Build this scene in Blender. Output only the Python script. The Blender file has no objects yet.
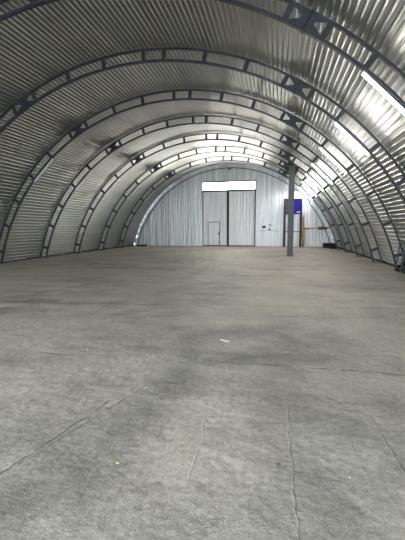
import bpy, bmesh, math, random
from mathutils import Vector, Matrix
random.seed(7)
D = bpy.data
S = bpy.context.scene
COL = S.collection
PI = math.pi
rad = math.radians

# ------------------------------------------------------------------ measures (metres)
ZC = -1.8446          # height of the centre the arches are struck from
RI = 7.851            # arch truss, inner face of the inner chord
RO = 8.16             # arch truss, outer face of the outer chord
RS = 8.19             # innermost face of the corrugated shell
Y0 = 6.90             # nearest arch
STEP = 3.0
YF = 28.16            # far wall
YN = -5.0             # near wall, behind the camera

# ------------------------------------------------------------------ materials
def mat(name):
    m = D.materials.new(name); m.use_nodes = True
    nt = m.node_tree; nt.nodes.clear()
    out = nt.nodes.new('ShaderNodeOutputMaterial')
    b = nt.nodes.new('ShaderNodeBsdfPrincipled')
    nt.links.new(b.outputs[0], out.inputs[0])
    return m, nt, b

def N(nt, t, **kw):
    n = nt.nodes.new(t)
    for k, v in kw.items():
        if k in ('op',): n.operation = v
        elif k == 'blend': n.blend_type = v
        else: n.inputs[k].default_value = v
    return n

def coords(nt, scale=(1, 1, 1)):
    tc = nt.nodes.new('ShaderNodeTexCoord')
    mp = nt.nodes.new('ShaderNodeMapping')
    mp.inputs['Scale'].default_value = scale
    nt.links.new(tc.outputs['Object'], mp.inputs['Vector'])
    return mp.outputs[0]

def noise(nt, vec, scale, detail=4, rough=0.55):
    n = nt.nodes.new('ShaderNodeTexNoise')
    n.inputs['Scale'].default_value = scale
    n.inputs['Detail'].default_value = detail
    n.inputs['Roughness'].default_value = rough
    nt.links.new(vec, n.inputs['Vector'])
    return n.outputs['Fac']

def ramp(nt, fac, stops):
    r = nt.nodes.new('ShaderNodeValToRGB')
    e = r.color_ramp.elements
    while len(e) < len(stops): e.new(0.5)
    for i, (p, c) in enumerate(stops):
        e[i].position = p
        e[i].color = (c[0], c[1], c[2], 1) if isinstance(c, (tuple, list)) else (c, c, c, 1)
    nt.links.new(fac, r.inputs[0])
    return r.outputs[0]

def mixc(nt, fac, a, b, blend='MIX'):
    m = nt.nodes.new('ShaderNodeMix'); m.data_type = 'RGBA'; m.blend_type = blend
    for sock, v in ((m.inputs['Factor'], fac), (m.inputs[6], a), (m.inputs[7], b)):
        if hasattr(v, 'links'): nt.links.new(v, sock)
        elif isinstance(v, (tuple, list)): sock.default_value = (v[0], v[1], v[2], 1)
        else: sock.default_value = v
    return m.outputs[2]

def math2(nt, op, a, b=None, clamp=False):
    m = nt.nodes.new('ShaderNodeMath'); m.operation = op; m.use_clamp = clamp
    for i, v in enumerate((a, b)):
        if v is None: continue
        if hasattr(v, 'links'): nt.links.new(v, m.inputs[i])
        else: m.inputs[i].default_value = v
    return m.outputs[0]

def bump(nt, b, h, strength, dist):
    bp = nt.nodes.new('ShaderNodeBump')
    bp.inputs['Strength'].default_value = strength
    bp.inputs['Distance'].default_value = dist
    nt.links.new(h, bp.inputs['Height'])
    nt.links.new(bp.outputs[0], b.inputs['Normal'])

def simple(name, c, rough=0.5, metal=0.0, var=0.15, scale=6):
    m, nt, b = mat(name)
    f = noise(nt, coords(nt), scale)
    lo = tuple(x * (1 - var) for x in c); hi = tuple(min(1, x * (1 + var)) for x in c)
    nt.links.new(ramp(nt, f, [(0.3, lo), (0.7, hi)]), b.inputs['Base Color'])
    b.inputs['Roughness'].default_value = rough
    b.inputs['Metallic'].default_value = metal
    return m

def galvanised(name, lo, hi, rlo, rhi, metal=0.9, vec=(1, 1, 1), folds=False, warm=0.0):
    m, nt, b = mat(name)
    v = coords(nt, vec)
    n1 = noise(nt, v, 0.9, 5)
    n2 = noise(nt, v, 14, 3)
    f = math2(nt, 'ADD', math2(nt, 'MULTIPLY', n1, 0.7), math2(nt, 'MULTIPLY', n2, 0.3))
    c = ramp(nt, f, [(0.40, lo), (0.60, hi)])
    if warm:   # warm lamp reflections and rust tone, mixed into the sheet colour in patches
        n3 = noise(nt, coords(nt, (1, 0.6, 1)), 0.55, 4)
        c = mixc(nt, ramp(nt, n3, [(0.46, 0.0), (0.64, warm)]), c, (0.50, 0.40, 0.27))
    nt.links.new(c, b.inputs['Base Color'])
    nt.links.new(ramp(nt, n1, [(0.3, rlo), (0.7, rhi)]), b.inputs['Roughness'])
    b.inputs['Metallic'].default_value = metal
    if folds: bump(nt, b, noise(nt, coords(nt, (3.0, 1, 0.14)), 2.0, 4, 0.6), 0.55, 0.06)
    return m

M = {}
M['shell'] = galvanised('galvanised_sheet', (0.295, 0.31, 0.29), (0.375, 0.39, 0.37), 0.37, 0.45, 0.86, (1, 0.3, 1), False, 0.15)
M['side'] = galvanised('weathered_side_sheet', (0.32, 0.34, 0.33), (0.41, 0.43, 0.42), 0.34, 0.43, 0.85, (1, 0.3, 1), False, 0.15)
M['end'] = galvanised('end_wall_sheet', (0.60, 0.615, 0.63), (0.90, 0.905, 0.92), 0.34, 0.5, 0.80, (5, 1, 0.16), True)
M['gate'] = galvanised('gate_sheet', (0.78, 0.78, 0.79), (0.97, 0.97, 0.96), 0.4, 0.55, 0.45, (5, 1, 0.18), True)
M['foil'] = galvanised('bare_zinc', (0.65, 0.66, 0.66), (0.8, 0.8, 0.8), 0.25, 0.4, 0.9)
M['steel'] = simple('blue_grey_paint', (0.038, 0.041, 0.054), 0.42, 0.0, 0.18, 5)
M['column'] = simple('grey_column_paint', (0.075, 0.083, 0.087), 0.45, 0.0, 0.15, 4)
M['dark'] = simple('dark_metal', (0.02, 0.021, 0.024), 0.5, 0.2, 0.3)
M['black'] = simple('black_plastic', (0.008, 0.008, 0.009), 0.4)
M['rubber'] = simple('dark_footing', (0.022, 0.021, 0.02), 0.9, 0, 0.4, 12)
M['blue'] = simple('blue_panel', (0.003, 0.02, 0.42), 0.7, 0, 0.08)
M['greypanel'] = simple('charcoal_panel', (0.05, 0.052, 0.055), 0.5, 0, 0.5, 9)
M['white'] = simple('white_label', (0.8, 0.8, 0.8), 0.5, 0, 0.03)
M['housing'] = simple('white_enamel', (0.55, 0.56, 0.56), 0.4, 0, 0.03)
M['yellow'] = simple('yellow_pipe_paint', (0.60, 0.38, 0.04), 0.45, 0, 0.25, 8)
M['rust'] = simple('rusty_brown', (0.20, 0.09, 0.035), 0.8, 0, 0.4, 10)
M['wood'] = simple('pale_wood', (0.50, 0.36, 0.23), 0.7, 0, 0.25, 8)
M['leaf'] = simple('yellow_scrap', (0.80, 0.72, 0.25), 0.6, 0, 0.2, 60)
M['paper'] = simple('white_scrap', (0.85, 0.85, 0.80), 0.6, 0, 0.05, 60)
M['stone'] = simple('pebble', (0.10, 0.095, 0.09), 0.8, 0, 0.3, 60)
M['ground'] = simple('yard', (0.30, 0.30, 0.29), 0.9, 0, 0.2, 1)
M['cable'] = simple('pale_cable', (0.45, 0.46, 0.46), 0.5)

def emitter(name, c, s):
    m = D.materials.new(name); m.use_nodes = True; nt = m.node_tree; nt.nodes.clear()
    o = nt.nodes.new('ShaderNodeOutputMaterial'); e = nt.nodes.new('ShaderNodeEmission')
    e.inputs[0].default_value = (*c, 1); e.inputs[1].default_value = s
    nt.links.new(e.outputs[0], o.inputs[0]); return m
M['tube'] = emitter('lit_tube', (1.0, 0.97, 0.92), 22)
M['pane'] = emitter('daylit_translucent_sheet', (1.0, 0.98, 0.90), 9)

# concrete floor ----------------------------------------------------
def floor_material():
    m, nt, b = mat('worn_concrete')
    v = coords(nt)
    warp = nt.nodes.new('ShaderNodeTexNoise'); warp.inputs['Scale'].default_value = 5.0
    warp.inputs['Detail'].default_value = 8
    nt.links.new(v, warp.inputs['Vector'])
    sub = nt.nodes.new('ShaderNodeVectorMath'); sub.operation = 'SUBTRACT'
    nt.links.new(warp.outputs['Color'], sub.inputs[0]); sub.inputs[1].default_value = (.5, .5, .5)
    sc = nt.nodes.new('ShaderNodeVectorMath'); sc.operation = 'SCALE'
    nt.links.new(sub.outputs[0], sc.inputs[0]); sc.inputs['Scale'].default_value = 0.10
    ad = nt.nodes.new('ShaderNodeVectorMath'); ad.operation = 'ADD'
    nt.links.new(v, ad.inputs[0]); nt.links.new(sc.outputs[0], ad.inputs[1])
    wv = ad.outputs[0]
    sx = nt.nodes.new('ShaderNodeSeparateXYZ'); nt.links.new(wv, sx.inputs[0])
    X, Y = sx.outputs[0], sx.outputs[1]

    def segment(x0, y0, x1, y1, w):
        L2 = (x1 - x0) ** 2 + (y1 - y0) ** 2
        px_ = math2(nt, 'SUBTRACT', X, x0); py_ = math2(nt, 'SUBTRACT', Y, y0)
        t = math2(nt, 'ADD', math2(nt, 'MULTIPLY', px_, (x1 - x0) / L2), math2(nt, 'MULTIPLY', py_, (y1 - y0) / L2))
        t = math2(nt, 'MINIMUM', math2(nt, 'MAXIMUM', t, 0.0), 1.0)
        dx = math2(nt, 'SUBTRACT', px_, math2(nt, 'MULTIPLY', t, x1 - x0))
        dy = math2(nt, 'SUBTRACT', py_, math2(nt, 'MULTIPLY', t, y1 - y0))
        d = math2(nt, 'SQRT', math2(nt, 'ADD', math2(nt, 'MULTIPLY', dx, dx), math2(nt, 'MULTIPLY', dy, dy)))
        return math2(nt, 'SUBTRACT', 1.0, math2(nt, 'DIVIDE', d, w), clamp=True)

    def union(lst):
        r = None
        for s in lst:
            k = segment(*s)
            r = k if r is None else math2(nt, 'MAXIMUM', r, k)
        return r
    cracks = union([(2.91, 3.75, 4.94, 3.73, .016), (4.94, 3.73, 8.0, 3.70, .014),
                    (2.07, 1.69, 2.13, 1.96, .009), (2.13, 1.96, 2.30, 2.64, .008),
                    (-1.2, 6.17, 2.46, 6.46, .03), (0.93, 3.62, 1.60, 3.60, .012), (3.5, 5.9, 8, 6.3, .022),
                    (2.12, 1.80, 2.50, 3.0, .006), (-5, 9.6, 1.5, 9.9, .04), (1.0, 12.6, 7.5, 12.9, .05)])
    ridges = union([(3.78, 2.85, 3.78, 2.07, .010), (3.78, 2.07, 3.80, 1.2, .009),
                    (4.38, 3.09, 4.42, 2.51, .010), (4.42, 2.51, 4.46, 1.9, .010),
                    (3.12, 2.67, 3.19, 2.27, .009), (3.19, 2.27, 3.18, 1.86, .008),
                    (1.55, 3.62, 2.73, 3.77, .012)])
    stains = union([(2.45, 1.75, 2.78, 3.2, .34), (2.78, 3.2, 2.6, 4.6, .30), (1.9, 1.45, 2.3, 1.6, .2), (3.3, 3.9, 4.1, 3.95, .18),
                    (3.1, 4.9, 3.7, 5.1, .3), (1.2, 8.0, 2.2, 8.6, .9), (4.6, 9.2, 6.4, 9.0, .7)])

    big = noise(nt, v, 0.35, 4)
    mid = noise(nt, v, 2.3, 6, 0.6)
    streak = noise(nt, coords(nt, (0.35, 1.6, 1)), 1.0, 6, 0.62)
    fine = math2(nt, 'ADD', math2(nt, 'MULTIPLY', noise(nt, v, 150, 4, 0.7), 0.45), math2(nt, 'MULTIPLY', noise(nt, v, 21, 9, 0.78), 0.55))
    mix1 = math2(nt, 'ADD', math2(nt, 'MULTIPLY', mid, 0.5), math2(nt, 'MULTIPLY', streak, 0.5))
    c = ramp(nt, mix1, [(0.39, (0.245, 0.217, 0.182)), (0.49, (0.405, 0.367, 0.317)), (0.60, (0.55, 0.502, 0.432))])
    c = mixc(nt, ramp(nt, big, [(0.4, 0.0), (0.6, 0.65)]), c, (0.62, 0.56, 0.455))
    c = mixc(nt, 0.75, c, ramp(nt, fine, [(0.38, 0.30), (0.5, 1.0), (0.62, 1.5)]), 'MULTIPLY')
    st = math2(nt, 'MULTIPLY', stains, math2(nt, 'ADD', mid, 0.1), clamp=True)
    c = mixc(nt, math2(nt, 'MULTIPLY', math2(nt, 'MULTIPLY', st, 1.0), ramp(nt, noise(nt, v, 1.7, 6, 0.7), [(0.36, 0.25), (0.60, 1.0)]), clamp=True), c, (0.13, 0.128, 0.105))
    brk = ramp(nt, noise(nt, v, 5, 4), [(0.36, 0.1), (0.55, 1.0)])
    cr = math2(nt, 'MULTIPLY', ramp(nt, cracks, [(0.0, 0.0), (0.6, 1.0)]), brk)
    rg = math2(nt, 'MULTIPLY', ramp(nt, ridges, [(0.0, 0.0), (0.7, 1.0)]), brk)
    c = mixc(nt, math2(nt, 'MULTIPLY', cr, 0.75), c, (0.05, 0.048, 0.045))
    c = mixc(nt, math2(nt, 'MULTIPLY', rg, 0.35), c, (0.46, 0.44, 0.40))
    nt.links.new(c, b.inputs['Base Color'])
    nt.links.new(ramp(nt, mid, [(0.3, 0.50), (0.7, 0.70)]), b.inputs['Roughness'])
    lump = noise(nt, coords(nt, (1, 1.25, 1)), 7, 9, 0.70)
    h = math2(nt, 'ADD', math2(nt, 'MULTIPLY', lump, 0.75), math2(nt, 'MULTIPLY', fine, 0.40))
    h = math2(nt, 'ADD', h, math2(nt, 'MULTIPLY', rg, 0.22))
    h = math2(nt, 'SUBTRACT', h, math2(nt, 'MULTIPLY', cr, 0.45))
    rough_area = ramp(nt, noise(nt, coords(nt, (1, 0.8, 1)), 0.9, 4, 0.6), [(0.42, 0.25), (0.58, 1.0)])
    h = math2(nt, 'MULTIPLY', h, rough_area)
    bump(nt, b, h, 1.0, 0.055)
    return m
M['floor'] = floor_material()

# ------------------------------------------------------------------ mesh helpers
def obj(name, bm, m, parent=None, smooth=False):
    me = D.meshes.new(name)
    bmesh.ops.recalc_face_normals(bm, faces=bm.faces)
    bm.to_mesh(me); bm.free()
    me.materials.append(m)
    if smooth:
        for p in me.polygons: p.use_smooth = True
    o = D.objects.new(name, me); COL.objects.link(o)
    if parent: o.parent = parent
    return o

def add_box(bm, x0, x1, y0, y1, z0, z1, mtx=None, bev=0.0):
    r = bmesh.ops.create_cube(bm, size=1)
    vs = r['verts']
    for v in vs:
        v.co = Vector(((x0 + x1) / 2 + v.co.x * (x1 - x0), (y0 + y1) / 2 + v.co.y * (y1 - y0), (z0 + z1) / 2 + v.co.z * (z1 - z0)))
    if bev:
        es = list({e for v in vs for e in v.link_edges})
        r2 = bmesh.ops.bevel(bm, geom=es, offset=bev, segments=2, affect='EDGES', profile=0.5)
        vs = list({v for f in r2['faces'] for v in f.verts} | {v for v in vs if v.is_valid})
    if mtx:
        for v in vs: v.co = mtx @ v.co
    return vs

def box(name, x0, x1, y0, y1, z0, z1, m, parent=None, bev=0.0, mtx=None):
    bm = bmesh.new(); add_box(bm, x0, x1, y0, y1, z0, z1, mtx, bev)
    return obj(name, bm, m, parent)

def add_tube(bm, a, b, r, seg=12):
    a, b = Vector(a), Vector(b); d = b - a
    q = d.to_track_quat('Z', 'Y').to_matrix().to_4x4()
    bmesh.ops.create_cone(bm, cap_ends=True, segments=seg, radius1=r, radius2=r, depth=d.length,
                          matrix=Matrix.Translation((a + b) / 2) @ q)

def thing(name, label, cat, loc=(0, 0, 0), group=None):
    o = D.objects.new(name, None); COL.objects.link(o)
    o.location = loc; o.empty_display_size = 0.3
    tag(o, label, cat, group); return o

def tag(o, label, cat, group=None):
    o['label'] = label; o['category'] = cat
    if group: o['group'] = group
    return o

def struct(o): o['kind'] = 'structure'; return o

def pol(r, deg, y=0.0):
    a = rad(deg); return Vector((r * math.cos(a), y, ZC + r * math.sin(a)))

def sweep_arc(bm, sec, a0, a1, n):
    """sec: closed list of (r, y); swept along the arc from a0 to a1 degrees"""
    rings = []
    for i in range(n + 1):
        a = a0 + (a1 - a0) * i / n
        rings.append([bm.verts.new(pol(r, a, y)) for r, y in sec])
    k = len(sec)
    for i in range(n):
        for j in range(k):
            bm.faces.new((rings[i][j], rings[i][(j + 1) % k], rings[i + 1][(j + 1) % k], rings[i + 1][j]))
    bm.faces.new(rings[0]); bm.faces.new(rings[-1][::-1])

def rect_sec(r0, r1, hy, c=0.006):
    return [(r0 + c, -hy), (r1 - c, -hy), (r1, -hy + c), (r1, hy - c), (r1 - c, hy), (r0 + c, hy), (r0, hy - c), (r0, -hy + c)]

# ------------------------------------------------------------------ the hall
def corrugated_arc(name, a0, a1, pitch, depth, m):
    """a sheet folded into lengthwise ribs, bent along the arc, closed at the back"""
    bm = bmesh.new()
    L = rad(a1 - a0) * RS
    n = round(L / pitch)
    prof = []
    for i in range(n):
        for f, dr in ((0.0, depth), (0.5, depth), (0.69, 0.0), (0.81, 0.0)):
            prof.append(((i + f) / n, dr))
    prof.append((1.0, depth))
    ys = [YN + 0.03 + (YF - YN - 0.06) * j / 6 for j in range(7)]
    inner = [[bm.verts.new(pol(RS + dr, a0 + (a1 - a0) * t, y)) for t, dr in prof] for y in ys]
    outer = [[bm.verts.new(pol(RS + 0.065, a0 + (a1 - a0) * t, y)) for t, dr in prof] for y in ys]
    for g in (inner, outer):
        for j in range(6):
            for i in range(len(prof) - 1):
                bm.faces.new((g[j][i], g[j][i + 1], g[j + 1][i + 1], g[j + 1][i]))
    for j in (0, 6):
        for i in range(len(prof) - 1):
            bm.faces.new((inner[j][i], inner[j][i + 1], outer[j][i + 1], outer[j][i]))
    for i in (0, -1):
        for j in range(6):
            bm.faces.new((inner[j][i], inner[j + 1][i], outer[j + 1][i], outer[j][i]))
    return struct(obj(name, bm, m))

A_BASE = math.degrees(math.asin(-ZC / RS)) + 0.05
corrugated_arc('wall_right', A_BASE, 46.5, 0.142, 0.020, M['side'])
corrugated_arc('ceiling', 46.5, 133.5, 0.127, 0.021, M['shell'])
corrugated_arc('wall_left', 133.5, 180 - A_BASE, 0.150, 0.025, M['side'])

bm = bmesh.new(); add_box(bm, -8.6, 8.6, YN - 0.3, YF + 0.3, -0.2, 0)
struct(obj('floor', bm, M['floor']))
bm = bmesh.new(); add_box(bm, -60, 60, -90, YN - 0.3, -0.25, -0.04)
struct(obj('ground', bm, M['ground']))
for s, nm in ((-1, 'baseboard_left'), (1, 'baseboard_right')):
    bm = bmesh.new()
    xs = sorted((s * 7.93, s * 8.03)); n = 60
    for i in range(n):
        y0 = YN + 0.1 + (YF - YN - 0.2) * i / n; y1 = YN + 0.1 + (YF - YN - 0.2) * (i + 1) / n
        add_box(bm, xs[0], xs[1], y0, y1, 0.0, random.uniform(0.04, 0.09))
    struct(obj(nm, bm, M['rubber']))

def end_wall(name, y, hole, m, face):
    """upright ribbed sheets cut to the arch, around an opening (x0, x1, ztop)"""
    x0h, x1h, zt = hole
    bm = bmesh.new()
    pitch = 0.20; xs = []
    x = -8.06
    while x < 8.06:
        for f, d in ((0.0, 0.0), (0.45, 0.0), (0.62, 0.025), (0.83, 0.025)):
            xs.append((x + f * pitch, d))
        x += pitch
    def top(x): return ZC + math.sqrt(max(0.01, (RS + 0.055) ** 2 - x * x))
    pts = []
    for x, d in xs:
        if top(x) > 0.02: pts.append((x, d))
    ex = math.sqrt((RS + 0.055) ** 2 - ZC ** 2) - 0.004
    pts = [p for p in pts if abs(p[0]) < ex - 0.01] + [(-ex, 0.0), (ex, 0.0)]
    for e in (x0h, x1h):
        pts.append((e - 1e-4, 0.0)); pts.append((e + 1e-4, 0.0))
    pts.sort()
    for (xa, da), (xb, db) in zip(pts, pts[1:]):
        zb = zt if (xa >= x0h and xb <= x1h) else 0.0
        ya, yb = y - face * da, y - face * db
        back = y + face * 0.05
        v = [bm.verts.new(p) for p in ((xa, ya, zb), (xb, yb, zb), (xb, yb, top(xb)), (xa, ya, top(xa)),
                                       (xa, back, zb), (xb, back, zb), (xb, back, top(xb)), (xa, back, top(xa)))]
        for q in ((0, 1, 2, 3), (4, 5, 6, 7), (0, 1, 5, 4), (3, 2, 6, 7)):
            bm.faces.new([v[i] for i in q])
        if abs(xa - pts[0][0]) < 1e-6 or abs(xa - x1h) < 3e-4: bm.faces.new([v[i] for i in (0, 3, 7, 4)])
        if abs(xb - pts[-1][0]) < 1e-6 or abs(xb - x0h) < 3e-4: bm.faces.new([v[i] for i in (1, 2, 6, 5)])
    return struct(obj(name, bm, m))
end_wall('wall_far', YF, (-2.11, 2.06, 5.06), M['end'], 1)
end_wall('wall_near', YN, (-3.0, 3.2, 5.0), M['end'], -1)

# gate in the far wall
door = struct(thing('door_1', 'tall double gate of silvery ribbed sheet under the white daylight strip', 'gate', (0, YF, 0)))
def ribbed_leaf(name, x0, x1, z0, z1, yy, pitch, m, parent):
    bm = bmesh.new(); x = x0; pts = []
    while x < x1 - 1e-6:
        for f, d in ((0.0, 0.0), (0.6, 0.0), (0.68, 0.016), (0.92, 0.016)):
            if x + f * pitch < x1: pts.append((x + f * pitch, d))
        x += pitch
    pts.append((x1, 0.0))
    fr = [(bm.verts.new((x, yy - d, z0)), bm.verts.new((x, yy - d, z1)), bm.verts.new((x, yy + 0.05, z0)), bm.verts.new((x, yy + 0.05, z1))) for x, d in pts]
    for a, b in zip(fr, fr[1:]):
        bm.faces.new((a[0], b[0], b[1], a[1])); bm.faces.new((a[2], a[3], b[3], b[2]))
        bm.faces.new((a[0], a[2], b[2], b[0])); bm.faces.new((a[1], b[1], b[3], a[3]))
    bm.faces.new((fr[0][0], fr[0][1], fr[0][3], fr[0][2])); bm.faces.new((fr[-1][0], fr[-1][2], fr[-1][3], fr[-1][1]))
    return obj(name, bm, m, parent)
lf = ribbed_leaf('gate_leaf', -2.085, -0.185, 0.04, 4.245, 0.0, 0.24, M['gate'], door)
rf_ = ribbed_leaf('gate_leaf', -0.015, 1.96, 0.04, 4.245, 0.0, 0.24, M['gate'], door)
box('gate_post', -0.185, -0.015, -0.05, 0.05, 0.0, 4.27, M['dark'], door, 0.006)
box('gate_frame', 1.96, 2.06, -0.05, 0.04, 0.0, 5.06, M['column'], door, 0.006)
box('gate_frame', -2.11, -2.085, -0.05, 0.04, 0.0, 5.06, M['column'], door, 0.004)
box('lintel', -2.085, 1.96, -0.05, 0.04, 4.245, 4.40, M['column'], door, 0.006)
box('bottom_rail', -2.085, 1.96, -0.06, -0.02, 0.0, 0.07, M['dark'], door, 0.006)
# wicket door in the left leaf
wk = ribbed_leaf('wicket_door', -1.66, -0.78, 0.09, 1.87, -0.025, 0.22, M['gate'], door)
bm = bmesh.new()
for b_ in ((-1.71, -1.665, 0.08, 1.92), (-0.775, -0.73, 0.08, 1.92), (-1.665, -0.775, 1.875, 1.92)):
    add_box(bm, b_[0], b_[1], -0.05, -0.02, b_[2], b_[3])
obj('wicket_frame', bm, M['column'], door)
bm = bmesh.new()
add_box(bm, -0.86, -0.78, -0.07, -0.041, 0.93, 1.07, bev=0.006)
add_tube(bm, (-0.82, -0.055, 1.0), (-0.82, -0.11, 1.0), 0.012); add_tube(bm, (-0.82, -0.11, 1.0), (-0.94, -0.11, 1.0), 0.012)
obj('handle', bm, M['dark'], wk)['label'] = 'dark door handle and lock plate'

win = struct(thing('window_1', 'wide white daylight strip above the gate', 'window', (0, YF, 4.7)))
def pane(x0, x1):
    bm = bmesh.new()
    n = max(2, int((x1 - x0) / 0.1)); rows = []
    for i in range(n + 1):
        x = x0 + (x1 - x0) * i / n; d = 0.008 * (i % 2)
        rows.append([bm.verts.new((x, yy, z)) for yy in (-d, 0.012 - d) for z in (-0.30, 0.25)])
    for a, b in zip(rows, rows[1:]):
        bm.faces.new((a[0], b[0], b[1], a[1])); bm.faces.new((a[2], a[3], b[3], b[2]))
        bm.faces.new((a[0], a[2], b[2], b[0])); bm.faces.new((a[1], b[1], b[3], a[3]))
    return obj('pane', bm, M['pane'], win)
pane(-2.085, -0.108); pane(-0.082, 1.96)
box('mullion', -0.108, -0.082, -0.03, 0.02, -0.30, 0.25, M['housing'], win)
box('head_frame', -2.085, 1.96, -0.04, 0.04, 0.25, 0.36, M['column'], win)

# ------------------------------------------------------------------ arch trusses
R_IN0, R_IN1 = RI - 0.026, RI + 0.026
R_OUT0, R_OUT1 = RO - 0.030, RO + 0.018
BASE = math.degrees(math.asin(-ZC / RI)) + 0.02
BAT = [17.3, 25.3, 33.4, 41.2, 49.7, 56.3, 61.7, 69.5, 77.7, 85.9, 90.1, 98.6, 106.9, 115.8, 121.2, 129.6, 138.0, 146.6, 154.7, 162.8]
SPL = [59.0, 118.5]

def make_truss():
    t = D.objects.new('arch_truss', None); COL.objects.link(t)
    bm = bmesh.new(); sweep_arc(bm, rect_sec(R_IN0, R_IN1, 0.045), BASE + 0.15, 180 - BASE - 0.15, 150)
    obj('inner_chord', bm, M['steel'], t)
    bo = math.degrees(math.asin(-ZC / RO)) + 0.15
    bm = bmesh.new(); sweep_arc(bm, rect_sec(R_OUT0, R_OUT1, 0.040), bo, 180 - bo, 150)
    obj('outer_chord', bm, M['steel'], t)
    for a in BAT:
        bm = bmesh.new(); hw = 0.055
        # channel: web on the near side, two flanges turned back
        m4 = Matrix.Translation(pol(0, 0)) @ Matrix.Rotation(-rad(a), 4, 'Y')
        r0, r1 = R_IN1 - 0.002, R_OUT0 + 0.002
        add_box(bm, r0, r1, -0.038, -0.030, -hw, hw, m4)
        add_box(bm, r0, r1, -0.030, 0.030, -hw, -hw + 0.008, m4)
        add_box(bm, r0, r1, -0.030, 0.030, hw - 0.008, hw, m4)
        obj('batten', bm, M['steel'], t)
    for s in SPL:
        for sg in (-1, 1):
            bm = bmesh.new()
            dj = 0.10; db = 2.35 * 1.0
            r0, r1 = R_IN1 - 0.001, R_OUT0 + 0.001; rm = (r0 + r1) / 2
            P = [(s + sg * dj, r1), (s + sg * (db + 0.1), r1), (s + sg * (db - 0.15), r1 - 0.022), (s + sg * 0.95, rm + 0.022),
                 (s + sg * 0.82, rm), (s + sg * 0.95, rm - 0.022), (s + sg * (db - 0.15), r0 + 0.022), (s + sg * (db + 0.1), r0), (s + sg * dj, r0)]
            lo = [bm.verts.new(pol(r, a, -0.040)) for a, r in P]; hi = [bm.verts.new(pol(r, a, -0.030)) for a, r in P]
            # split into quads so the notched outline fills cleanly
            for g in (lo, hi):
                bm.faces.new((g[0], g[1], g[2], g[3])); bm.faces.new((g[0], g[3], g[4], g[5])); bm.faces.new((g[0], g[5], g[8])); bm.faces.new((g[5], g[6], g[7], g[8]))
            for i in range(9): bm.faces.new((lo[i], lo[(i + 1) % 9], hi[(i + 1) % 9], hi[i]))
            obj('gusset_plate', bm, M['steel'], t)
        m4 = Matrix.Translation(pol(0, 0)) @ Matrix.Rotation(-rad(s), 4, 'Y')
        bm = bmesh.new()
        add_box(bm, R_IN0 - 0.012, R_OUT1 + 0.004, -0.060, 0.060, -0.014, -0.002, m4); add_box(bm, R_IN0 - 0.012, R_OUT1 + 0.004, -0.060, 0.060, 0.002, 0.014, m4)
        for rr in (R_IN1 + 0.05, R_OUT0 - 0.05):
            for yy in (-0.02, 0.035):
                add_tube(bm, m4 @ Vector((rr, yy, -0.035)), m4 @ Vector((rr, yy, 0.035)), 0.010, 6)
        obj('joint_flange', bm, M['dark'], t)
    for sg in (-1, 1):
        bm = bmesh.new()
        xs = sorted((sg * 7.56, sg * 8.02 if sg < 0 else 7.92)); xs = sorted((sg * 7.56, sg * 7.925))
        add_box(bm, xs[0], xs[1], -0.10, 0.10, 0.0, 0.014)
        add_tube(bm, (sg * 7.74, -0.07, 0.013), (sg * 7.74, -0.07, 0.04), 0.012, 6); add_tube(bm, (sg * 7.74, 0.07, 0.013), (sg * 7.74, 0.07, 0.04), 0.012, 6)
        obj('base_plate', bm, M['steel'], t)
    return t

def copy_tree(o, parent=None):
    c = o.copy(); COL.objects.link(c); c.parent = parent
    for ch in list(o.children): copy_tree(ch, c)
    return c

TR = ['blue-grey steel arch truss nearest the camera, its crown cut off by the photo\'s top edge',
      'dark steel arch truss second from the camera, its crown wholly in view',
      'dark steel arch truss third from the camera, first with its left foot in view',
      'dark steel arch truss fourth from the camera, just in front of the column\'s arch',
      'dark steel arch truss fifth from the camera, propped by the grey column',
      'dark steel arch truss sixth from the camera, next behind the column\'s arch',
      'dark steel arch truss second from the far wall, before the bright zinc one',
      'arch truss right against the far wall, with shiny zinc battens']
proto = make_truss()
trusses = []
for k in range(8):
    o = proto if k == 0 else copy_tree(proto)
    o.location = (0, Y0 + STEP * k, 0)
    tag(o, TR[k], 'arch truss', 'steel arch trusses carrying the roof')
    trusses.append(o)
for ch in trusses[7].children:
    if ch.name.startswith(('batten', 'outer_chord', 'gusset')):
        ch.material_slots[0].link = 'OBJECT'; ch.material_slots[0].material = M['foil']

# ------------------------------------------------------------------ tube lights under the arches
def make_light(lit):
    t = D.objects.new('tube_light', None); COL.objects.link(t)
    # local x along the fitting, z towards the arch
    bm = bmesh.new()
    add_box(bm, -0.60, 0.60, -0.032, 0.032, -0.024, 0.0, bev=0.004)
    obj('housing', bm, M['housing'], t)
    bm = bmesh.new(); n = 10; r = 0.034
    L = [[bm.verts.new((x, r * math.cos(PI * i / n), -0.020 - r * math.sin(PI * i / n))) for i in range(n + 1)] for x in (-0.575, 0.575)]
    for i in range(n): bm.faces.new((L[0][i], L[0][i + 1], L[1][i + 1], L[1][i]))
    bm.faces.new(L[0]); bm.faces.new(L[1][::-1]); bm.faces.new((L[0][0], L[1][0], L[1][n], L[0][n]))
    obj('diffuser', bm, M['tube'] if lit else M['white'], t)
    for s in (-1, 1):
        bm = bmesh.new(); x = sorted((s * 0.574, s * 0.604))
        add_box(bm, x[0], x[1], -0.036, 0.036, -0.056, 0.001, bev=0.004)
        obj('end_cap', bm, M['housing'], t)
    return t

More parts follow.
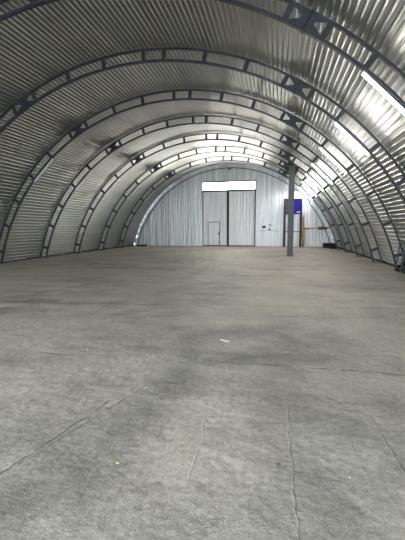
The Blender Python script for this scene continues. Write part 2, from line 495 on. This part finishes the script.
def place_light(o, k, deg):
    p = pol(R_IN0 - 0.026, deg, Y0 + STEP * k)
    o.location = p
    rd = Vector((math.cos(rad(deg)), 0, math.sin(rad(deg)))); tg = Vector((-math.sin(rad(deg)), 0, math.cos(rad(deg))))
    yv = rd.cross(tg)
    o.rotation_euler = Matrix((tg, yv, rd)).transposed().to_euler()
ORD = ['the arch nearest the camera', 'the second arch from the camera', 'the third arch from the camera', 'the fourth arch from the camera',
       'the fifth arch, which the column props', 'the sixth arch, next behind the column', 'the second arch from the far wall', 'the arch against the far wall']
lp = make_light(True)
for k in range(8):
    o = lp if k == 0 else copy_tree(lp)
    place_light(o, k, 45.2)
    tag(o, 'lit white tube light, right side, ' + ORD[k], 'tube light', 'lit tube lights along the right side')
lu = None
for k in (2, 3, 4, 5, 6):
    if lu is None: lu = make_light(False); o = lu
    else: o = copy_tree(lu)
    place_light(o, k, 134.0)
    tag(o, 'unlit thin white tube light, left side, ' + ORD[k], 'tube light', 'unlit tube lights along the left side')

# ------------------------------------------------------------------ steel column under the fifth arch
cx_, cy_ = 4.36, Y0 + STEP * 4
t = thing('steel_column', 'grey square steel column standing on the floor right of the gate', 'column', (cx_, cy_, 0))
ztop = ZC + math.sqrt(R_IN0 ** 2 - (cx_ + 0.17) ** 2) - 0.022
box('shaft', -0.145, 0.145, -0.145, 0.145, 0.02, ztop - 0.02, M['column'], t, 0.012)
box('base_plate', -0.21, 0.21, -0.21, 0.21, 0.0, 0.02, M['column'], t, 0.004)
bm = bmesh.new(); add_box(bm, -0.21, 0.19, -0.2, 0.2, ztop - 0.02, ztop, bev=0.003)
# saddle wedge that meets the slope of the arch
pf = [(-0.20, ztop), (0.17, ztop), (0.17, ztop + 0.005), (-0.20, ZC + math.sqrt(R_IN0 ** 2 - (cx_ - 0.20) ** 2) - 0.004)]
a_ = [bm.verts.new((x, -0.06, z)) for x, z in pf]; b_ = [bm.verts.new((x, 0.06, z)) for x, z in pf]
bm.faces.new(a_); bm.faces.new(b_[::-1])
for i in range(4): bm.faces.new((a_[i], a_[(i + 1) % 4], b_[(i + 1) % 4], b_[i]))
obj('head_plate', bm, M['dark'], t)
# knee brackets either side at the head
for s in (-1, 1):
    bm = bmesh.new()
    pts = [(s * 0.147, ztop - 0.03), (s * 0.147, ztop - 0.42), (s * 0.20, ztop - 0.42), (s * 0.36, ztop - 0.08), (s * 0.36, ztop - 0.03)]
    a_ = [bm.verts.new((x, -0.012, z)) for x, z in pts]; b_ = [bm.verts.new((x, 0.012, z)) for x, z in pts]
    bm.faces.new(a_); bm.faces.new(b_[::-1])
    for i in range(5): bm.faces.new((a_[i], a_[(i + 1) % 5], b_[(i + 1) % 5], b_[i]))
    obj('knee_bracket', bm, M['dark'], t)

# ------------------------------------------------------------------ board with the blue panel, near the far wall
t = thing('notice_board', 'dark-framed board with blue panel on two posts behind the grey column', 'board', (4.86, 27.3, 0))
bx0, bx1, bz0, bz1 = -0.72, 0.62, 2.42, 3.55
bm = bmesh.new()
for b_ in ((bx0, bx1, bz1 - 0.05, bz1), (bx0, bx1, bz0, bz0 + 0.07), (bx0, bx0 + 0.06, bz0 + 0.07, bz1 - 0.05), (bx1 - 0.06, bx1, bz0 + 0.07, bz1 - 0.05)):
    add_box(bm, b_[0], b_[1], -0.05, 0.05, b_[2], b_[3])
obj('frame', bm, M['black'], t)
box('back_panel', bx0 + 0.06, -0.05, -0.03, 0.03, bz0 + 0.07, bz1 - 0.05, M['greypanel'], t)['label'] = 'charcoal left panel with paler marks'
bp = box('blue_panel', -0.05, bx1 - 0.06, -0.034, 0.03, bz0 + 0.07, bz1 - 0.05, M['blue'], t)
box('label_strip', 0.22, 0.46, -0.040, -0.034, bz0 + 0.11, bz0 + 0.19, M['white'], bp)
for i, (x, z) in enumerate(((-0.56, 3.2), (-0.40, 3.05), (-0.52, 2.85), (-0.36, 2.7), (-0.58, 2.62), (-0.42, 3.33))):
    box('gauge', x, x + 0.1, -0.04, -0.03, z, z + 0.09, M['column'], t, 0.003)
box('post', bx0 + 0.0, bx0 + 0.16, -0.05, 0.05, 0.0, bz0, M['dark'], t, 0.005)
box('post', bx1 - 0.17, bx1 - 0.01, -0.05, 0.05, 0.0, bz0, M['dark'], t, 0.005)
box('rail', bx0 + 0.16, bx1 - 0.17, -0.02, 0.02, 1.12, 1.17, M['column'], t)

# yellow pipe
t = thing('yellow_pipe', 'yellow pipe rising from the floor and running right to the curved wall', 'pipe', (5.62, 27.35, 0))
bm = bmesh.new(); add_tube(bm, (0, 0, 0.0), (0, 0, 1.36), 0.055, 14); obj('riser', bm, M['yellow'], t, True)
bm = bmesh.new(); add_tube(bm, (0.04, 0, 1.36), (1.83, 0, 1.40), 0.050, 14); obj('branch', bm, M['yellow'], t, True)
bm = bmesh.new(); add_tube(bm, (-0.062, 0, 1.36), (0.075, 0, 1.362), 0.07, 14); obj('elbow', bm, M['yellow'], t, True)
bm = bmesh.new(); add_tube(bm, (1.02, 0, 1.385), (1.60, 0, 1.392), 0.10, 12); add_box(bm, 1.25, 1.34, -0.03, 0.03, 1.45, 1.56)
obj('rusty_sleeve', bm, M['rust'], t)['label'] = 'rusty brown sleeve on the pipe'
# pale plank leaning on the far wall
m4 = Matrix.Translation((5.62, 27.78, 0)) @ Matrix.Rotation(rad(-7), 4, 'X')
bm = bmesh.new(); add_box(bm, -0.06, 0.06, -0.02, 0.02, 0.006, 2.25, m4, 0.004)
tag(obj('wooden_plank', bm, M['wood']), 'pale wooden plank leaning on the far wall beside the yellow pipe', 'plank')

# things on the far wall
def wall_round(name, x, z, rx, rz, m, label, cat):
    t = thing(name, label, cat, (x, YF - 0.026, z))
    bm = bmesh.new()
    bmesh.ops.create_cone(bm, cap_ends=True, segments=24, radius1=1, radius2=1, depth=0.05,
                          matrix=Matrix.Diagonal((rx, 1, rz, 1)) @ Matrix.Translation((0, -0.025, 0)) @ Matrix.Rotation(PI / 2, 4, 'X'))
    obj('collar', bm, m, t)
    bm = bmesh.new()
    bmesh.ops.create_cone(bm, cap_ends=True, segments=24, radius1=1, radius2=1, depth=0.02,
                          matrix=Matrix.Diagonal((rx * .75, 1, rz * .75, 1)) @ Matrix.Translation((0, -0.06, 0)) @ Matrix.Rotation(PI / 2, 4, 'X'))
    obj('cover', bm, M['black'], t)
wall_round('vent_cap', 2.70, 1.50, 0.14, 0.10, M['black'], 'round black vent cap on the far wall right of the gate', 'vent')
def switchbox(x, z, h, label, m):
    t = thing('switch_box', label, 'switch', (x, YF - 0.026, z))
    box('case', -0.05, 0.05, -0.05, 0.0, -h, h, m, t, 0.008)
    box('rocker', -0.02, 0.02, -0.062, -0.05, -h * .5, h * .5, M['black'], t, 0.003)
switchbox(3.16, 1.64, 0.08, 'small black switch box right of the round vent cap, the upper of two', M['black'])
switchbox(3.12, 1.30, 0.10, 'small grey switch box right of the round vent cap, the lower of two', M['column'])
bm = bmesh.new(); pts_ = [(2.35, 1.22), (2.75, 1.20), (3.05, 1.22), (3.9, 1.18)]
for a, b in zip(pts_, pts_[1:]): add_tube(bm, (a[0], YF - 0.036, a[1]), (b[0], YF - 0.036, b[1]), 0.012, 8)
tag(obj('wall_cable', bm, M['column']), 'thin grey cable along the far wall below the switch boxes', 'cable')
t = thing('flood_lamp', 'small black lamp at the very top of the far wall over the gate', 'lamp', (0.02, YF - 0.03, 6.02))
bm = bmesh.new(); add_box(bm, -0.10, 0.10, -0.11, -0.05, -0.11, 0.03, bev=0.01); obj('lamp_body', bm, M['black'], t)
bm = bmesh.new(); add_box(bm, -0.02, 0.02, -0.06, 0.0, -0.02, 0.02); obj('bracket', bm, M['dark'], t)

# cables strung along the arches at the sides
def cable(x_deg, k0, k1, label, r=R_IN0 - 0.012, rad_=0.011):
    bm = bmesh.new()
    for k in range(k0, k1):
        for j in range(6):
            def P(u):
                p = pol(r, x_deg, Y0 + STEP * (k + u)); p.z -= 0.06 * 4 * u * (1 - u); return p
            add_tube(bm, P(j / 6), P((j + 1) / 6), rad_, 6)
    return tag(obj('wall_cable', bm, M['cable'], smooth=True), label, 'cable')
cable(156.2, 3, 7, 'thin pale cable strung along the left side at waist height between arches')
cable(25.8, 3, 7, 'thin pale cable strung along the right side at waist height between arches')

# ------------------------------------------------------------------ dark trolley at the right edge, by the third arch
t = thing('hand_trolley', 'dark metal trolley holding black sacks at the right edge by an arch foot', 'trolley', (7.95, 12.2, 0))
t.location = (7.56, 12.35, 0)
T = t
bm = bmesh.new()
for y in (-0.25, 0.25):
    add_tube(bm, (-0.06, y, 0.10), (0.02, y, 1.05), 0.022, 10)
for z in (0.30, 0.62, 0.98):
    add_tube(bm, (-0.04 + z * .07, -0.25, z), (-0.04 + z * .07, 0.25, z), 0.016, 8)
obj('upright_frame', bm, M['column'], T, True)
bm = bmesh.new(); add_box(bm, -0.03, 0.25, -0.25, 0.25, 0.10, 0.125, bev=0.004); obj('toe_plate', bm, M['column'], T)
for y in (-0.31, 0.31):
    bm = bmesh.new(); bmesh.ops.create_cone(bm, cap_ends=True, segments=24, radius1=0.12, radius2=0.12, depth=0.055, matrix=Matrix.Translation((0.04, y, 0.122)) @ Matrix.Rotation(PI / 2, 4, 'X'))
    add_tube(bm, (0.04, y - 0.04, 0.122), (0.04, y + 0.04, 0.122), 0.03, 12)
    obj('wheel', bm, M['black'], T)
bm = bmesh.new(); add_tube(bm, (0.04, -0.3, 0.09), (0.04, 0.3, 0.09), 0.012, 8); obj('axle', bm, M['dark'], T)
def sack(x, y, z, sx, sy, sz, label, seed):
    rnd = random.Random(seed); bm = bmesh.new()
    bmesh.ops.create_icosphere(bm, subdivisions=4, radius=1)
    ph = [rnd.uniform(0, 6) for _ in range(6)]
    for v in bm.verts:
        c = v.co.copy()
        w = 1 + 0.05 * math.sin(5 * c.x + ph[0]) * math.sin(6 * c.y + ph[1]) + 0.04 * math.sin(11 * c.z + ph[2] + 3 * c.x) + 0.02 * math.sin(17 * c.y + ph[3])
        f = lambda q: math.copysign(abs(q) ** 0.65, q)
        v.co = Vector((f(c.x) * sx * w, f(c.y) * sy * w, f(c.z) * sz * w))
        if v.co.z < -sz * .9: v.co.z = -sz * .9
    o = obj('sack', bm, M['black'], smooth=True); o.location = (x, y, z + sz * .9)
    return tag(o, label, 'sack', 'black sacks on the trolley')
sack(7.71, 12.35, 0.128, 0.115, 0.22, 0.16, 'bulging black sack on the trolley, the bottom one', 1)
sack(7.69, 12.35, 0.46, 0.08, 0.20, 0.13, 'smaller black sack on the trolley, on top of the bottom one', 2)

# dark lumber at the far right foot
def crate(x, y, sx, sy, sz, label, rot=0, z=0.0):
    t = thing('wooden_crate', label, 'crate', (x, y, z)); t.rotation_euler.z = rad(rot)
    h = sz / 4
    bm = bmesh.new()
    for i in range(4):
        for s in (-1, 1):
            add_box(bm, -sx / 2, sx / 2, s * sy / 2 - 0.01, s * sy / 2 + 0.01, i * h + 0.008, (i + 1) * h - 0.008)
            add_box(bm, s * sx / 2 - 0.01, s * sx / 2 + 0.01, -sy / 2 + 0.012, sy / 2 - 0.012, i * h + 0.008, (i + 1) * h - 0.008)
    obj('slats', bm, M['rubber'], t)
    bm = bmesh.new()
    for a in (-1, 1):
        for b in (-1, 1): add_box(bm, a * (sx / 2 - 0.035) - 0.02, a * (sx / 2 - 0.035) + 0.02, b * (sy / 2 - 0.035) - 0.02, b * (sy / 2 - 0.035) + 0.02, 0, sz)
    obj('corner_posts', bm, M['rubber'], t)
    box('lid', -sx / 2, sx / 2, -sy / 2, sy / 2, sz, sz + 0.02, M['rubber'], t, 0.003)
crate(7.32, 26.6, 0.7, 0.5, 0.32, 'dark slatted crate in the far right corner, the wider one', 8)
crate(7.42, 25.6, 0.42, 0.5, 0.30, 'dark slatted crate in the far right corner, the smaller nearer one', -5)
bm = bmesh.new()
for i in range(5):
    add_tube(bm, (-0.35 + 0.02 * i, -0.25 + i * .1, 0.05), (0.35, -0.2 + i * 0.09, 0.05 + 0.01 * i), 0.045, 8)
o = obj('scrap_bundle', bm, M['dark']); o.location = (-7.0, 27.3, 0)
tag(o, 'low dark bundle of scrap on the floor at the far left corner', 'scrap')

# ------------------------------------------------------------------ litter on the floor
def chip(name, x, y, s, m, label, cat, seed, group=None, flat=0.35):
    rnd = random.Random(seed); bm = bmesh.new()
    bmesh.ops.create_icosphere(bm, subdivisions=2, radius=1)
    for v in bm.verts:
        w = 1 + rnd.uniform(-.18, .18)
        v.co = Vector((v.co.x * s * w * rnd.uniform(.9, 1.1), v.co.y * s * 0.8 * w, max(v.co.z, -.6) * s * flat * w))
    zmin = min(v.co.z for v in bm.verts)
    for v in bm.verts: v.co.z -= zmin
    o = obj(name, bm, m); o.location = (x, y, 0.0); o.rotation_euler.z = rnd.uniform(0, 6)
    return tag(o, label, cat, group)
chip('yellow_scrap', 2.715, 1.925, 0.011, M['leaf'], 'pale yellow scrap on the near floor, the larger of a touching pair', 'litter', 1)
chip('yellow_scrap', 2.685, 1.905, 0.007, M['leaf'], 'pale yellow scrap on the near floor, the smaller left one of a pair', 'litter', 2)
chip('white_scrap', 2.515, 2.0, 0.008, M['paper'], 'white scrap on the near floor just left of the yellow pair', 'litter', 3)
chip('white_scrap', 1.45, 3.80, 0.014, M['paper'], 'white scrap on the left floor, farther off than the yellow pair', 'litter', 4)
chip('white_scrap', 4.11, 2.07, 0.008, M['paper'], 'white scrap on the near floor right of the lower middle', 'litter', 5)
chip('white_scrap', 2.51, 2.96, 0.010, M['paper'], 'white scrap on the floor midway between the yellow pair and the row of glass bits', 'litter', 6)
chip('pebble', 3.70, 2.10, 0.011, M['stone'], 'dark pebble on the near floor beside the long pale ridge', 'pebble', 7, flat=.7)
chip('pebble', 4.19, 2.40, 0.007, M['stone'], 'tiny dark pebble on the near right floor', 'pebble', 8, flat=.7)
bm = bmesh.new(); add_box(bm, -0.07, 0.07, -0.02, 0.02, 0, 0.006, bev=0.002)
for v in bm.verts: v.co.y += 1.5 * v.co.x ** 2
o = obj('paper_strip', bm, M['paper']); o.location = (3.03, 4.45, 0); o.rotation_euler.z = -0.5
tag(o, 'pale strip of paper lying on the mid floor above the dark joint', 'litter')
rnd = random.Random(5)
for i in range(11):
    chip('glass_bit', 2.22 + 0.052 * i + rnd.uniform(-.02, .02), 3.74 + rnd.uniform(-.05, .05), rnd.uniform(.005, .009), M['paper'],
         'tiny pale glass bit in the scattered row left of the dark floor joint', 'litter', 20 + i, 'row of pale glass bits on the floor')

# ------------------------------------------------------------------ light
w = D.worlds.new('World'); S.world = w; w.use_nodes = True
nt = w.node_tree; nt.nodes.clear()
o_ = nt.nodes.new('ShaderNodeOutputWorld'); bg = nt.nodes.new('ShaderNodeBackground')
bg.inputs[0].default_value = (0.81, 0.905, 1.0, 1); bg.inputs[1].default_value = 3.9
nt.links.new(bg.outputs[0], o_.inputs[0])
# the daylight that comes in through the open gate behind the camera
la = D.lights.new('daylight_portal', 'AREA'); la.shape = 'RECTANGLE'; la.size = 6.2; la.size_y = 5.0
la.cycles.is_portal = True
lo = D.objects.new('daylight_portal', la); COL.objects.link(lo)
lo.location = (0.1, YN - 0.1, 2.5); lo.rotation_euler = (rad(90), 0, rad(0))

# ------------------------------------------------------------------ camera
cam = D.cameras.new('camera'); co = D.objects.new('camera', cam); COL.objects.link(co)
pi_, ya, ro = 0.118, 0.2041, -0.0046
Fv = Vector((-math.sin(ya) * math.cos(pi_), math.cos(ya) * math.cos(pi_), -math.sin(pi_)))
Rv = Vector((math.cos(ya), math.sin(ya), 0)); Uv = Rv.cross(Fv)
R2 = Rv * math.cos(ro) + Uv * math.sin(ro); U2 = -Rv * math.sin(ro) + Uv * math.cos(ro)
mw = Matrix((R2, U2, -Fv)).transposed().to_4x4(); mw.translation = (3.6617, 0, 1.4607)
co.matrix_world = mw
cam.sensor_fit = 'VERTICAL'; cam.sensor_height = 24; cam.lens = 356.6 / 540 * 24
cam.clip_start = 0.05; cam.clip_end = 300
S.camera = co

S.view_settings.view_transform = 'Standard'; S.view_settings.look = 'None'
S.view_settings.gamma = 1; S.view_settings.use_curve_mapping = False
S.view_settings.exposure = 2.4
